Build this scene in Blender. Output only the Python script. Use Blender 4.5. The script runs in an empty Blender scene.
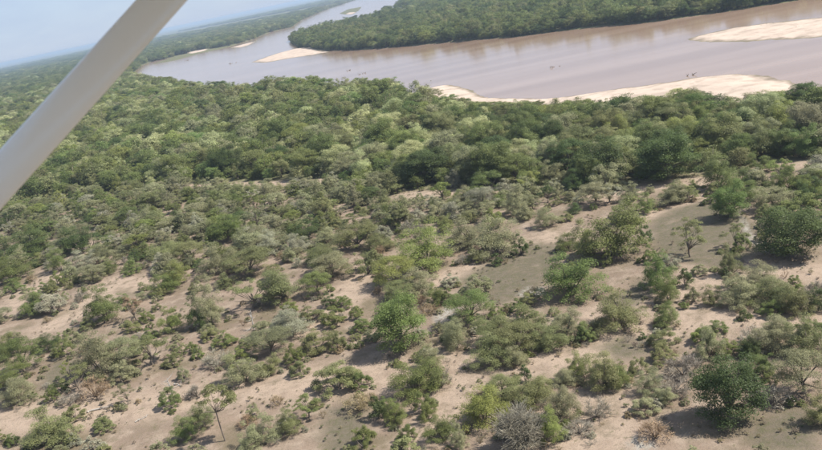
import bpy, math, random
import numpy as np
from mathutils import Matrix, Vector

# ------------------------------------------------------------------ camera
F_PX, CX, CY = 881.0, 411.0, 225.0            # photograph is 822 x 450
ROLL = math.atan(0.2107)
PITCH = math.atan(242.9 / F_PX)
HGT = 80.0
scene = bpy.context.scene
h_ax = np.array([1.0, 0, 0])
v_ax = np.array([0, math.sin(PITCH), math.cos(PITCH)])
fwd = np.array([0, math.cos(PITCH), -math.sin(PITCH)])
right = math.cos(ROLL) * h_ax - math.sin(ROLL) * v_ax
up = math.sin(ROLL) * h_ax + math.cos(ROLL) * v_ax
cam_d = bpy.data.cameras.new('camera')
cam = bpy.data.objects.new('camera', cam_d)
scene.collection.objects.link(cam)
cam.matrix_world = Matrix(((right[0], up[0], -fwd[0], 0), (right[1], up[1], -fwd[1], 0),
                           (right[2], up[2], -fwd[2], HGT), (0, 0, 0, 1)))
cam_d.sensor_width = 36.0
cam_d.lens = F_PX / 822.0 * 36.0
cam_d.clip_start = 0.1
cam_d.clip_end = 120000
cam_d.dof.use_dof = True
cam_d.dof.focus_distance = 260
cam_d.dof.aperture_fstop = 5.6
scene.camera = cam

# ------------------------------------------------------------------ light
SUN_EL, SUN_AZ = math.radians(50), math.radians(-14)
world = bpy.data.worlds.new('World')
scene.world = world
world.use_nodes = True
wn, wl = world.node_tree.nodes, world.node_tree.links
wn.clear()
w_out = wn.new('ShaderNodeOutputWorld')
w_bg = wn.new('ShaderNodeBackground')
w_bg.inputs['Strength'].default_value = 0.10
sky = wn.new('ShaderNodeTexSky')
sky.sky_type = 'NISHITA'
sky.sun_disc = False
sky.sun_elevation = SUN_EL
sky.sun_rotation = math.pi / 2 - SUN_AZ
sky.altitude = 300
sky.air_density = 1.0
sky.dust_density = 0.2
sky.ozone_density = 2.5
# thin, even cloud veil over the whole dome
tc = wn.new('ShaderNodeTexCoord')
mp = wn.new('ShaderNodeMapping')
mp.inputs['Scale'].default_value = (2.0, 2.0, 7.0)
cn = wn.new('ShaderNodeTexNoise')
cn.inputs['Scale'].default_value = 3.0
cn.inputs['Detail'].default_value = 7
cn.inputs['Roughness'].default_value = 0.6
cr = wn.new('ShaderNodeValToRGB')
cr.color_ramp.elements[0].position = 0.45
cr.color_ramp.elements[0].color = (0.90, 0.90, 0.90, 1)
cr.color_ramp.elements[1].position = 0.75
cr.color_ramp.elements[1].color = (0.82, 0.82, 0.82, 1)
cm = wn.new('ShaderNodeMixRGB')
cm.inputs['Color2'].default_value = (2.4, 2.95, 4.0, 1)
wl.new(tc.outputs['Generated'], mp.inputs['Vector'])
wl.new(mp.outputs['Vector'], cn.inputs['Vector'])
wl.new(cn.outputs['Fac'], cr.inputs['Fac'])
wl.new(cr.outputs['Color'], cm.inputs['Fac'])
wl.new(sky.outputs['Color'], cm.inputs['Color1'])
wl.new(cm.outputs['Color'], w_bg.inputs['Color'])
wl.new(w_bg.outputs['Background'], w_out.inputs['Surface'])

sun_d = bpy.data.lights.new('sun', 'SUN')
sun_d.energy = 4.8
sun_d.angle = math.radians(0.53)
sun_d.color = (1.0, 0.95, 0.87)
sun = bpy.data.objects.new('sun', sun_d)
scene.collection.objects.link(sun)
sv = Vector((math.cos(SUN_EL) * math.cos(SUN_AZ), math.cos(SUN_EL) * math.sin(SUN_AZ), math.sin(SUN_EL)))
sun.rotation_euler = sv.to_track_quat('Z', 'Y').to_euler()
sun.location = (40, -20, 160)

vs = scene.view_settings
vs.view_transform = 'Standard'
vs.look = 'None'
vs.exposure = 0.95
vs.gamma = 1.0
vs.use_curve_mapping = False
scene.render.engine = 'CYCLES'
scene.cycles.use_denoising = True
scene.cycles.max_bounces = 6
scene.cycles.diffuse_bounces = 3
scene.cycles.glossy_bounces = 3
scene.cycles.transmission_bounces = 3
scene.cycles.volume_bounces = 1
scene.cycles.transparent_max_bounces = 4

# ------------------------------------------------------------------ helpers
random.seed(5)
rng = np.random.default_rng(11)
COL = scene.collection
PI = math.pi


def ray(px, py):
    d = fwd * F_PX + right * (px - CX) - up * (py - CY)
    return d / np.linalg.norm(d)


def ground_at(px, py):
    """where the line of sight through a photograph point meets the plain"""
    d = ray(px, py)
    t = HGT / -d[2]
    return np.array([d[0] * t, d[1] * t])


def to_px(x, y, z=0.0):
    dx, dy, dz = x, y, z - HGT
    c = dx * fwd[0] + dy * fwd[1] + dz * fwd[2]
    a = dx * right[0] + dy * right[1] + dz * right[2]
    b = dx * up[0] + dy * up[1] + dz * up[2]
    return CX + F_PX * a / c, CY - F_PX * b / c, c


def mesh_obj(name, verts, faces, mats, parent=None, smooth=False):
    me = bpy.data.meshes.new(name)
    me.from_pydata([tuple(v) for v in verts], [], faces)
    for m in mats:
        me.materials.append(m)
    if smooth:
        me.polygons.foreach_set('use_smooth', [True] * len(me.polygons))
    o = bpy.data.objects.new(name, me)
    COL.objects.link(o)
    o.parent = parent
    return o


def tag(o, label=None, cat=None, group=None, kind=None):
    if label: o['label'] = label
    if cat: o['category'] = cat
    if group: o['group'] = group
    if kind: o['kind'] = kind
    return o


def new_mat(name):
    m = bpy.data.materials.new(name)
    m.use_nodes = True
    n, l = m.node_tree.nodes, m.node_tree.links
    n.clear()
    out = n.new('ShaderNodeOutputMaterial')
    return m, n, l, out


# ------------------------------------------------------------------ outlines of river and sand, on the plain
def W(pts):
    return np.array([ground_at(*p) for p in pts])


river = W([(132, 76), (150, 84), (200, 92), (260, 94), (310, 92), (360, 93), (415, 95), (428, 88), (436, 86), (445, 84.5),
           (460, 86), (475, 93), (490, 97), (520, 98), (555, 97), (575, 95), (620, 88), (655, 83), (690, 77.5), (735, 73),
           (770, 76), (797, 83), (815, 90), (845, 94), (900, 95), (1000, 88), (1150, 75),
           (1150, -90), (1000, -48), (900, -24), (850, -11), (795, 0), (733, 10), (681, 17), (645, 22), (605, 25), (548, 32),
           (520, 36), (483, 38.5), (423, 44), (380, 48), (353, 49.5), (329, 50), (300, 47), (293, 43), (291, 40),
           (299, 36.5), (322, 29.5), (352, 24), (378, 16.5), (392, 9), (405, 2), (425, -8), (395, -12), (372, -5), (353, 0.5),
           (336, 6), (322, 11), (301, 20), (291, 27), (270, 32), (253, 39), (233, 45), (204, 50), (181, 55), (150, 62),
           (140, 66), (135, 71)])
bars = [W([(251, 62), (260, 59), (277, 53), (298, 47.5), (308, 47), (318, 49.5), (330, 51.5), (310, 55), (284, 59), (267, 62.2)]),
        W([(684, 38.8), (705, 33), (735, 27), (765, 23), (822, 17), (900, 5), (960, 4), (900, 24), (822, 36), (800, 38),
           (750, 41), (720, 41.3), (700, 40.3)]),
        W([(339, 13.5), (348, 9), (362, 6.5), (358, 11), (346, 14.5)]),
        W([(152, 64), (170, 58), (200, 49), (226, 45), (236, 44.5), (222, 48.5), (200, 53), (176, 60)]),
        W([(230, 47.5), (243, 44), (256, 41), (250, 44.5), (240, 47.5)]),
        W([(186, 53.2), (196, 50.8), (208, 48.9), (204, 51), (192, 53.4)]),
        W([(345, 14.3), (350, 12.2), (357, 11.8), (352, 14.3)])]
SANDY = (0, 1, 4, 5, 6)
sands = [W([(412, 98), (428, 87.5), (445, 84), (462, 86), (478, 94), (500, 97.5), (556, 96.5), (575, 94.5), (620, 87.5),
            (690, 77), (735, 72.5), (770, 75.5), (799, 83), (812, 96), (740, 104), (640, 108), (560, 106), (470, 106)])]


def sdf(poly, P):
    """signed distance, positive inside"""
    x, y = P[:, 0], P[:, 1]
    best = np.full(len(P), 1e18)
    inside = np.zeros(len(P), bool)
    n = len(poly)
    for i in range(n):
        a, b = poly[i], poly[(i + 1) % n]
        e = b - a
        L = e @ e + 1e-9
        t = np.clip(((x - a[0]) * e[0] + (y - a[1]) * e[1]) / L, 0, 1)
        d = (x - a[0] - t * e[0]) ** 2 + (y - a[1] - t * e[1]) ** 2
        best = np.minimum(best, d)
        c = (a[1] > y) != (b[1] > y)
        with np.errstate(divide='ignore', invalid='ignore'):
            xi = (b[0] - a[0]) * (y - a[1]) / (b[1] - a[1] + 1e-12) + a[0]
        inside ^= c & (x < xi)
    d = np.sqrt(best)
    return np.where(inside, d, -d)


def wob(x, y):
    """cheap smooth wobble, -1..1"""
    return (np.sin(x * .031 + 1.3 * np.sin(y * .023)) + np.sin(y * .041 + 1.7 * np.sin(x * .019 + 2))
            + .6 * np.sin(x * .11 + y * .07 + 1.1 * np.sin(y * .09)) + .5 * np.sin(y * .17 - x * .13 + 2 * np.sin(x * .05))) / 3.1


WATER_Z = -0.4


def terrain(x, y):
    x = np.asarray(x, float); y = np.asarray(y, float)
    P = np.stack([x, y], 1)
    j = 2.2 * wob(x * 3.1, y * 3.1) + 1.5 * wob(x * 9 + 40, y * 9)
    rv = sdf(river, P) + j
    base = .55 + .55 * wob(x, y) + .12 * wob(x * 4 + 9, y * 4)
    sand0 = sdf(sands[0], P)
    slope = np.where(sand0 > -12, .055, .22)
    land = WATER_Z + np.clip(-rv * slope, 0, 1.0) * (1 + base)
    z = np.where(rv > 0, WATER_Z - np.clip(rv * .07, 0, 2.5), land)
    sm = np.clip((sand0 + 1.5 * j + 6) / 5, 0, 1)
    for bi, b in enumerate(bars):
        s = sdf(b, P) + (1.2 * j if bi < 5 else 0)
        z = np.maximum(z, WATER_Z + np.clip(s * .045, -3, .75))
        if bi in SANDY: sm = np.maximum(sm, np.clip((s + 2) / 4, 0, 1))
    return z, rv, sm


def tz(x, y):
    return float(terrain([x], [y])[0][0])


# ------------------------------------------------------------------ ground sheet
dense_edge = [(-300, 262), (-60, 226), (0, 212), (90, 196), (200, 189), (330, 184), (410, 195), (520, 191), (600, 187), (660, 180),
              (740, 172), (822, 160), (1000, 135), (1200, 110)]
EX, EY = zip(*dense_edge)
flats = [W([(648, 232), (672, 214), (703, 206), (742, 212), (756, 232), (752, 262), (722, 275), (680, 268), (655, 256)]),
         W([(458, 284), (490, 262), (530, 248), (556, 248), (560, 268), (540, 296), (500, 312), (470, 302)]),
         W([(608, 300), (640, 285), (660, 282), (645, 305), (622, 318)]),
         W([(600, 352), (625, 340), (655, 345), (652, 358), (618, 366)]),
         W([(318, 440), (332, 415), (352, 410), (372, 425), (368, 450), (330, 462)]),
         W([(40, 380), (60, 362), (88, 368), (62, 388), (50, 405)]),
         W([(745, 440), (790, 415), (822, 425), (822, 460), (760, 460)])]
pale = [W([(738, 222), (744, 222), (752, 238), (764, 250), (770, 258), (764, 258), (750, 246)]),
        W([(518, 300), (528, 291), (545, 292), (548, 298), (530, 304)]),
        W([(628, 452), (638, 443), (652, 446), (660, 455), (640, 460)]),
        W([(432, 322), (446, 312), (462, 312), (452, 324), (436, 328)])]
trails = [([(0, 425), (90, 420), (180, 405), (250, 395), (320, 385), (420, 378), (470, 376), (540, 372), (600, 350), (650, 340), (700, 322)], 7),
          ([(430, 440), (450, 400), (470, 385), (450, 360), (470, 345)], 5),
          ([(300, 335), (340, 310), (350, 290), (385, 268), (430, 250)], 5),
          ([(446, 282), (480, 268), (520, 252), (545, 240), (585, 240)], 5),
          ([(600, 202), (650, 190), (690, 186), (720, 182), (770, 172), (822, 166)], 5),
          ([(192, 187), (235, 187), (330, 183)], 4.6), ([(408, 198), (460, 196), (512, 192)], 4.8),
          ([(640, 222), (680, 206), (706, 203)], 5), ([(738, 215), (790, 212), (822, 206)], 4),
          ([(15, 310), (50, 285), (75, 262), (98, 244)], 6.5), ([(50, 330), (90, 312), (110, 285), (160, 285)], 6),
          ([(550, 450), (600, 440), (612, 412), (640, 396)], 6),
          ([(600, 320), (640, 300), (700, 290), (780, 275), (822, 278)], 5), ([(690, 300), (760, 330), (822, 330)], 5)]


def line_dist(pts, P):
    w = W(pts)
    best = np.full(len(P), 1e18)
    for a, b in zip(w[:-1], w[1:]):
        e = b - a
        t = np.clip(((P - a) @ e) / (e @ e + 1e-9), 0, 1)
        d = ((P - a - t[:, None] * e) ** 2).sum(1)
        best = np.minimum(best, d)
    return np.sqrt(best)


def in_front(P):
    return P[:, 1] > 20


def edge_side(P):
    """pixels above the scrub / forest edge (positive = inside the forest)"""
    px, py, c = to_px(P[:, 0], P[:, 1])
    return np.interp(px, EX, EY) - py


def build_ground():
    ang = np.concatenate([np.linspace(-PI, -.66, 46)[:-1], np.linspace(-.66, .66, 521), np.linspace(.66, PI, 46)[1:-1]])
    rad = np.geomspace(60, 46000, 680)
    rad = np.concatenate([[8, 25, 42], rad])
    na, nr = len(ang), len(rad)
    A, R = np.meshgrid(ang, rad)
    x = (R * np.sin(A)).ravel(); y = (R * np.cos(A)).ravel()
    P = np.stack([x, y], 1)
    z, rv, sm = terrain(x, y)
    verts = np.stack([x, y, z], 1)
    i = np.arange((nr - 1) * na)
    r, c = i // na, i % na
    c2 = (c + 1) % na
    faces = np.stack([r * na + c, r * na + c2, (r + 1) * na + c2, (r + 1) * na + c], 1)
    me = bpy.data.meshes.new('ground')
    nv, nf = len(verts), len(faces)
    hub = nv
    me.vertices.add(nv + 1)
    co = np.vstack([verts, [[0, 0, 0.5]]])
    me.vertices.foreach_set('co', co.ravel())
    tri = np.stack([np.full(na, hub), (np.arange(na) + 1) % na, np.arange(na)], 1)
    me.loops.add(nf * 4 + na * 3)
    me.loops.foreach_set('vertex_index', np.concatenate([faces[:, ::-1].ravel(), tri[:, ::-1].ravel()]))
    me.polygons.add(nf + na)
    me.polygons.foreach_set('loop_start', np.concatenate([np.arange(nf) * 4, nf * 4 + np.arange(na) * 3]))
    me.update(calc_edges=True)
    me.polygons.foreach_set('use_smooth', np.ones(nf + na, bool))
    # cover: r = river sand, g = green undergrowth, b = trampled grey flat, a = pale ash
    col = np.zeros((nv + 1, 4))
    col[:nv, 0] = sm
    front = in_front(P)
    es = np.where(front, edge_side(np.where(front[:, None], P, [[0, 300]])), -200)
    near = R.ravel() < 1500
    g = np.clip((es + 16) / 24, 0, 1)
    g = np.where((R.ravel() > 900), 1, g)
    tr = np.zeros(nv)
    sub = np.where(R.ravel() < 900)[0]
    for pts, wid in trails:
        d = line_dist(pts, P[sub])
        tr[sub] = np.maximum(tr[sub], np.clip(1.6 - d / wid, 0, 1))
    g = g * (1 - tr)
    fl = np.zeros(nv); pl = np.zeros(nv)
    sub = np.where(R.ravel() < 500)[0]
    for poly in flats:
        fl[sub] = np.maximum(fl[sub], np.clip(.5 + (sdf(poly, P[sub]) + 1.5 * wob(x[sub] * 6, y[sub] * 6)) / 4, 0, 1))
    for poly in pale:
        pl[sub] = np.maximum(pl[sub], np.clip(.5 + (sdf(poly, P[sub]) + .4 * wob(x[sub] * 12, y[sub] * 12)) / 1.2, 0, 1))
    col[:nv, 1] = g
    col[:nv, 2] = fl
    col[:nv, 3] = pl
    at = me.attributes.new('cover', 'FLOAT_COLOR', 'POINT')
    at.data.foreach_set('color', col.ravel())
    at2 = me.attributes.new('trail', 'FLOAT', 'POINT')
    at2.data.foreach_set('value', np.concatenate([tr, [0]]))
    o = bpy.data.objects.new('ground', me)
    COL.objects.link(o)
    tag(o, kind='structure')
    return o


def ground_material():
    m, n, l, out = new_mat('soil')
    b = n.new('ShaderNodeBsdfPrincipled')
    b.inputs['Roughness'].default_value = .95
    b.inputs['Specular IOR Level'].default_value = .1
    geo = n.new('ShaderNodeNewGeometry')
    cov = n.new('ShaderNodeAttribute'); cov.attribute_name = 'cover'
    sep = n.new('ShaderNodeSeparateColor')
    trl = n.new('ShaderNodeAttribute'); trl.attribute_name = 'trail'
    l.new(cov.outputs['Color'], sep.inputs['Color'])

    def noise(scale, detail=5, rough=.6):
        t = n.new('ShaderNodeTexNoise')
        t.inputs['Scale'].default_value = scale
        t.inputs['Detail'].default_value = detail
        t.inputs['Roughness'].default_value = rough
        l.new(geo.outputs['Position'], t.inputs['Vector'])
        return t.outputs['Fac']

    def ramp(src, a, c, lo=0.0, hi=1.0):
        t = n.new('ShaderNodeMapRange')
        t.inputs['From Min'].default_value = a
        t.inputs['From Max'].default_value = c
        t.inputs['To Min'].default_value = lo
        t.inputs['To Max'].default_value = hi
        l.new(src, t.inputs['Value'])
        return t.outputs['Result']

    def mix(fac, c1, c2):
        t = n.new('ShaderNodeMixRGB')
        for s, v in ((t.inputs['Fac'], fac), (t.inputs['Color1'], c1), (t.inputs['Color2'], c2)):
            if isinstance(v, (tuple, float, int)):
                s.default_value = v if not isinstance(v, tuple) else (*v, 1)
            else:
                l.new(v, s)
        return t.outputs['Color']

    def math_(op, a, c, clamp=False):
        t = n.new('ShaderNodeMath'); t.operation = op; t.use_clamp = clamp
        for s, v in ((t.inputs[0], a), (t.inputs[1], c)):
            if isinstance(v, (int, float)): s.default_value = v
            else: l.new(v, s)
        return t.outputs[0]

    soil = mix(ramp(noise(.05, 4), .35, .65), (0.218, 0.163, 0.122), (0.158, 0.120, 0.089))
    soil = mix(ramp(noise(.22, 6), .47, .66), soil, (0.257, 0.202, 0.154))
    soil = mix(ramp(noise(.085, 7, .65), .49, .63, 0, .85), soil, (0.124, 0.101, 0.064))
    soil = mix(math_('MULTIPLY', trl.outputs['Fac'], ramp(noise(.3, 6), .3, .55), True), soil, (0.293, 0.226, 0.171))
    # litter and dry tufts as specks
    soil = mix(ramp(noise(2.2, 6, .7), .56, .66, 0, .55), soil, (0.093, 0.074, 0.052))
    soil = mix(ramp(noise(.9, 6, .7), .57, .70, 0, .45), soil, (0.096, 0.086, 0.045))
    soil = mix(ramp(noise(1.4, 7, .75), .60, .68, 0, .5), soil, (0.316, 0.260, 0.212))
    soil = mix(ramp(noise(4.5, 4, .8), .63, .67, 0, .6), soil, (0.075, 0.063, 0.041))
    soil = mix(ramp(noise(.5, 9, .8), .585, .61, 0, .65), soil, (0.114, 0.102, 0.056))
    flat = mix(ramp(noise(.5, 6), .4, .65), (0.117, 0.097, 0.071), (0.090, 0.082, 0.050))
    flat = mix(ramp(noise(2.5, 6, .7), .55, .68, 0, .6), flat, (0.158, 0.131, 0.099))
    flat = mix(ramp(noise(.8, 9, .8), .53, .57, 0, .7), flat, (0.079, 0.080, 0.040))
    flat = mix(ramp(noise(3.5, 5, .8), .60, .64, 0, .6), flat, (0.251, 0.219, 0.171))
    col = mix(math_('MULTIPLY', sep.outputs['Blue'], ramp(noise(.3, 6), .3, .5, .55, .95), True), soil, flat)
    col = mix(math_('MULTIPLY', cov.outputs['Alpha'], ramp(noise(1.1, 6), .38, .58, .15, .95), True), col, (0.262, 0.243, 0.209))
    green = mix(ramp(noise(.12, 7, .7), .38, .62), (.075, .082, .036), (.14, .135, .07))
    green = mix(ramp(noise(.035, 6, .7), .55, .70, 0, .55), green, (0.147, 0.122, 0.082))
    col = mix(math_('MULTIPLY', sep.outputs['Green'], ramp(noise(.4, 5), .30, .45, .35, 1.), True), col, green)
    sand = mix(ramp(noise(.05, 6), .4, .65), (.455, .366, .298), (.375, .302, .245))
    sand = mix(ramp(noise(.35, 5), .58, .72, 0, .4), sand, (.30, .245, .19))
    sand = mix(ramp(noise(.16, 8, .75), .60, .66, 0, .5), sand, (.21, .18, .12))
    # wet margin just above the water line
    px_ = n.new('ShaderNodeSeparateXYZ'); l.new(geo.outputs['Position'], px_.inputs[0])
    wet = math_('ADD', ramp(px_.outputs['Z'], WATER_Z + .03, WATER_Z + .42), ramp(noise(.09, 5), .4, .6, -.35, .35), True)
    sand = mix(wet, (.17, .14, .105), sand)
    col = mix(sep.outputs['Red'], col, sand)
    l.new(col, b.inputs['Base Color'])
    bp = n.new('ShaderNodeBump')
    bp.inputs['Strength'].default_value = .55
    bp.inputs['Distance'].default_value = .35
    hsum = math_('ADD', noise(.8, 7, .65), math_('MULTIPLY', noise(3.2, 6, .7), .5))
    l.new(hsum, bp.inputs['Height'])
    l.new(bp.outputs['Normal'], b.inputs['Normal'])
    l.new(b.outputs['BSDF'], out.inputs['Surface'])
    return m


ground = build_ground()
ground.data.materials.append(ground_material())


# ------------------------------------------------------------------ river water
def water_material():
    m, n, l, out = new_mat('muddy_water')
    b = n.new('ShaderNodeBsdfPrincipled')
    geo = n.new('ShaderNodeNewGeometry')
    t = n.new('ShaderNodeTexNoise')
    t.inputs['Scale'].default_value = .012
    t.inputs['Detail'].default_value = 6
    mpn = n.new('ShaderNodeMapping')
    mpn.inputs['Rotation'].default_value = (0, 0, -math.atan2(*(ground_at(420, 66) - ground_at(800, 55))[::-1]))
    mpn.inputs['Scale'].default_value = (.22, 2.2, 1)
    l.new(geo.outputs['Position'], mpn.inputs['Vector'])
    l.new(mpn.outputs['Vector'], t.inputs['Vector'])
    mx = n.new('ShaderNodeMixRGB')
    mx.inputs['Color1'].default_value = (.222, .148, .100, 1)
    mx.inputs['Color2'].default_value = (.285, .200, .144, 1)
    mr = n.new('ShaderNodeMapRange')
    mr.inputs['From Min'].default_value = .38; mr.inputs['From Max'].default_value = .64
    l.new(t.outputs['Fac'], mr.inputs['Value'])
    l.new(mr.outputs['Result'], mx.inputs['Fac'])
    l.new(mx.outputs['Color'], b.inputs['Base Color'])
    b.inputs['IOR'].default_value = 1.33
    b.inputs['Roughness'].default_value = .12
    w = n.new('ShaderNodeTexNoise')
    w.inputs['Scale'].default_value = .45
    w.inputs['Detail'].default_value = 4
    l.new(geo.outputs['Position'], w.inputs['Vector'])
    mr2 = n.new('ShaderNodeMapRange')
    mr2.inputs['From Min'].default_value = .4; mr2.inputs['From Max'].default_value = .66
    mr2.inputs['To Min'].default_value = .04; mr2.inputs['To Max'].default_value = .3
    t2 = n.new('ShaderNodeTexNoise')
    t2.inputs['Scale'].default_value = .02; t2.inputs['Detail'].default_value = 5
    l.new(mpn.outputs['Vector'], t2.inputs['Vector'])
    l.new(t2.outputs['Fac'], mr2.inputs['Value'])
    bp = n.new('ShaderNodeBump')
    bp.inputs['Distance'].default_value = .12
    l.new(mr2.outputs['Result'], bp.inputs['Strength'])
    l.new(w.outputs['Fac'], bp.inputs['Height'])
    l.new(bp.outputs['Normal'], b.inputs['Normal'])
    l.new(b.outputs['BSDF'], out.inputs['Surface'])
    return m


wx0, wy0 = river.min(0) - 40
wx1, wy1 = river.max(0) + 40
wx0, wx1, wy1 = max(wx0, -6000), min(wx1, 6000), min(wy1, 12000)
g = 24
wv = [(wx0 + (wx1 - wx0) * i / g, wy0 + (wy1 - wy0) * j / g, WATER_Z) for j in range(g + 1) for i in range(g + 1)]
wf = [(j * (g + 1) + i, j * (g + 1) + i + 1, (j + 1) * (g + 1) + i + 1, (j + 1) * (g + 1) + i) for j in range(g) for i in range(g)]
tag(mesh_obj('river', wv, wf, [water_material()]), kind='structure')


# ------------------------------------------------------------------ plant materials
def leaf_material(name, instanced):
    m, n, l, out = new_mat(name)
    if instanced:
        c = n.new('ShaderNodeAttribute'); c.attribute_type = 'INSTANCER'; c.attribute_name = 'tint'
        csock = c.outputs['Color']
        oi = n.new('ShaderNodeObjectInfo')
    else:
        oi = n.new('ShaderNodeObjectInfo')
        csock = oi.outputs['Color']
    tone = n.new('ShaderNodeAttribute'); tone.attribute_name = 'tone'
    hsv = n.new('ShaderNodeHueSaturation')
    mr = n.new('ShaderNodeMapRange')
    mr.inputs['To Min'].default_value = .485; mr.inputs['To Max'].default_value = .515
    l.new(oi.outputs['Random'], mr.inputs['Value'])
    l.new(mr.outputs['Result'], hsv.inputs['Hue'])
    mr2 = n.new('ShaderNodeMapRange')
    mr2.inputs['To Min'].default_value = .60; mr2.inputs['To Max'].default_value = 1.55
    l.new(tone.outputs['Fac'], mr2.inputs['Value'])
    l.new(mr2.outputs['Result'], hsv.inputs['Value'])
    l.new(csock, hsv.inputs['Color'])
    p = n.new('ShaderNodeBsdfPrincipled')
    p.inputs['Roughness'].default_value = .55
    p.inputs['Specular IOR Level'].default_value = .3
    tr = n.new('ShaderNodeBsdfTranslucent')
    mxs = n.new('ShaderNodeMixShader'); mxs.inputs['Fac'].default_value = .45
    l.new(hsv.outputs['Color'], p.inputs['Base Color'])
    l.new(hsv.outputs['Color'], tr.inputs['Color'])
    l.new(p.outputs['BSDF'], mxs.inputs[1]); l.new(tr.outputs['BSDF'], mxs.inputs[2])
    l.new(mxs.outputs['Shader'], out.inputs['Surface'])
    return m


def bark_material(name, c1, c2):
    m, n, l, out = new_mat(name)
    b = n.new('ShaderNodeBsdfPrincipled'); b.inputs['Roughness'].default_value = .9
    t = n.new('ShaderNodeTexNoise'); t.inputs['Scale'].default_value = 9; t.inputs['Detail'].default_value = 5
    tc_ = n.new('ShaderNodeTexCoord'); l.new(tc_.outputs['Object'], t.inputs['Vector'])
    mx = n.new('ShaderNodeMixRGB'); mx.inputs['Color1'].default_value = (*c1, 1); mx.inputs['Color2'].default_value = (*c2, 1)
    l.new(t.outputs['Fac'], mx.inputs['Fac']); l.new(mx.outputs['Color'], b.inputs['Base Color'])
    bp = n.new('ShaderNodeBump'); bp.inputs['Strength'].default_value = .4
    l.new(t.outputs['Fac'], bp.inputs['Height']); l.new(bp.outputs['Normal'], b.inputs['Normal'])
    l.new(b.outputs['BSDF'], out.inputs['Surface'])
    return m


M_LEAF = leaf_material('leaves', False)
M_LEAF_I = leaf_material('leaves_woodland', True)
M_BARK = bark_material('bark', (.10, .08, .06), (.20, .165, .13))
M_PALE = bark_material('bleached_wood', (.22, .20, .175), (.36, .335, .30))
M_TWIG = leaf_material('twigs', False)


# ------------------------------------------------------------------ plant meshes (unit size: 1 wide, 1 tall)
def tube_path(pts, radii, sides=5):
    v, f = [], []
    pts = [np.array(p, float) for p in pts]
    for i, p in enumerate(pts):
        d = pts[min(i + 1, len(pts) - 1)] - pts[max(i - 1, 0)]
        d /= np.linalg.norm(d) + 1e-9
        a = np.cross(d, [0.3, .9, .1]); a /= np.linalg.norm(a) + 1e-9
        b = np.cross(d, a)
        for k in range(sides):
            t = 2 * PI * k / sides
            v.append(p + radii[i] * (math.cos(t) * a + math.sin(t) * b))
    for i in range(len(pts) - 1):
        for k in range(sides):
            k2 = (k + 1) % sides
            f.append((i * sides + k, i * sides + k2, (i + 1) * sides + k2, (i + 1) * sides + k))
    f.append(tuple(range(sides))[::-1])
    f.append(tuple((len(pts) - 1) * sides + k for k in range(sides)))
    return v, f


def merge(parts):
    V, Fc = [], []
    for v, f in parts:
        o = len(V)
        V += [tuple(p) for p in v]
        Fc += [tuple(i + o for i in q) for q in f]
    return V, Fc


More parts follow.
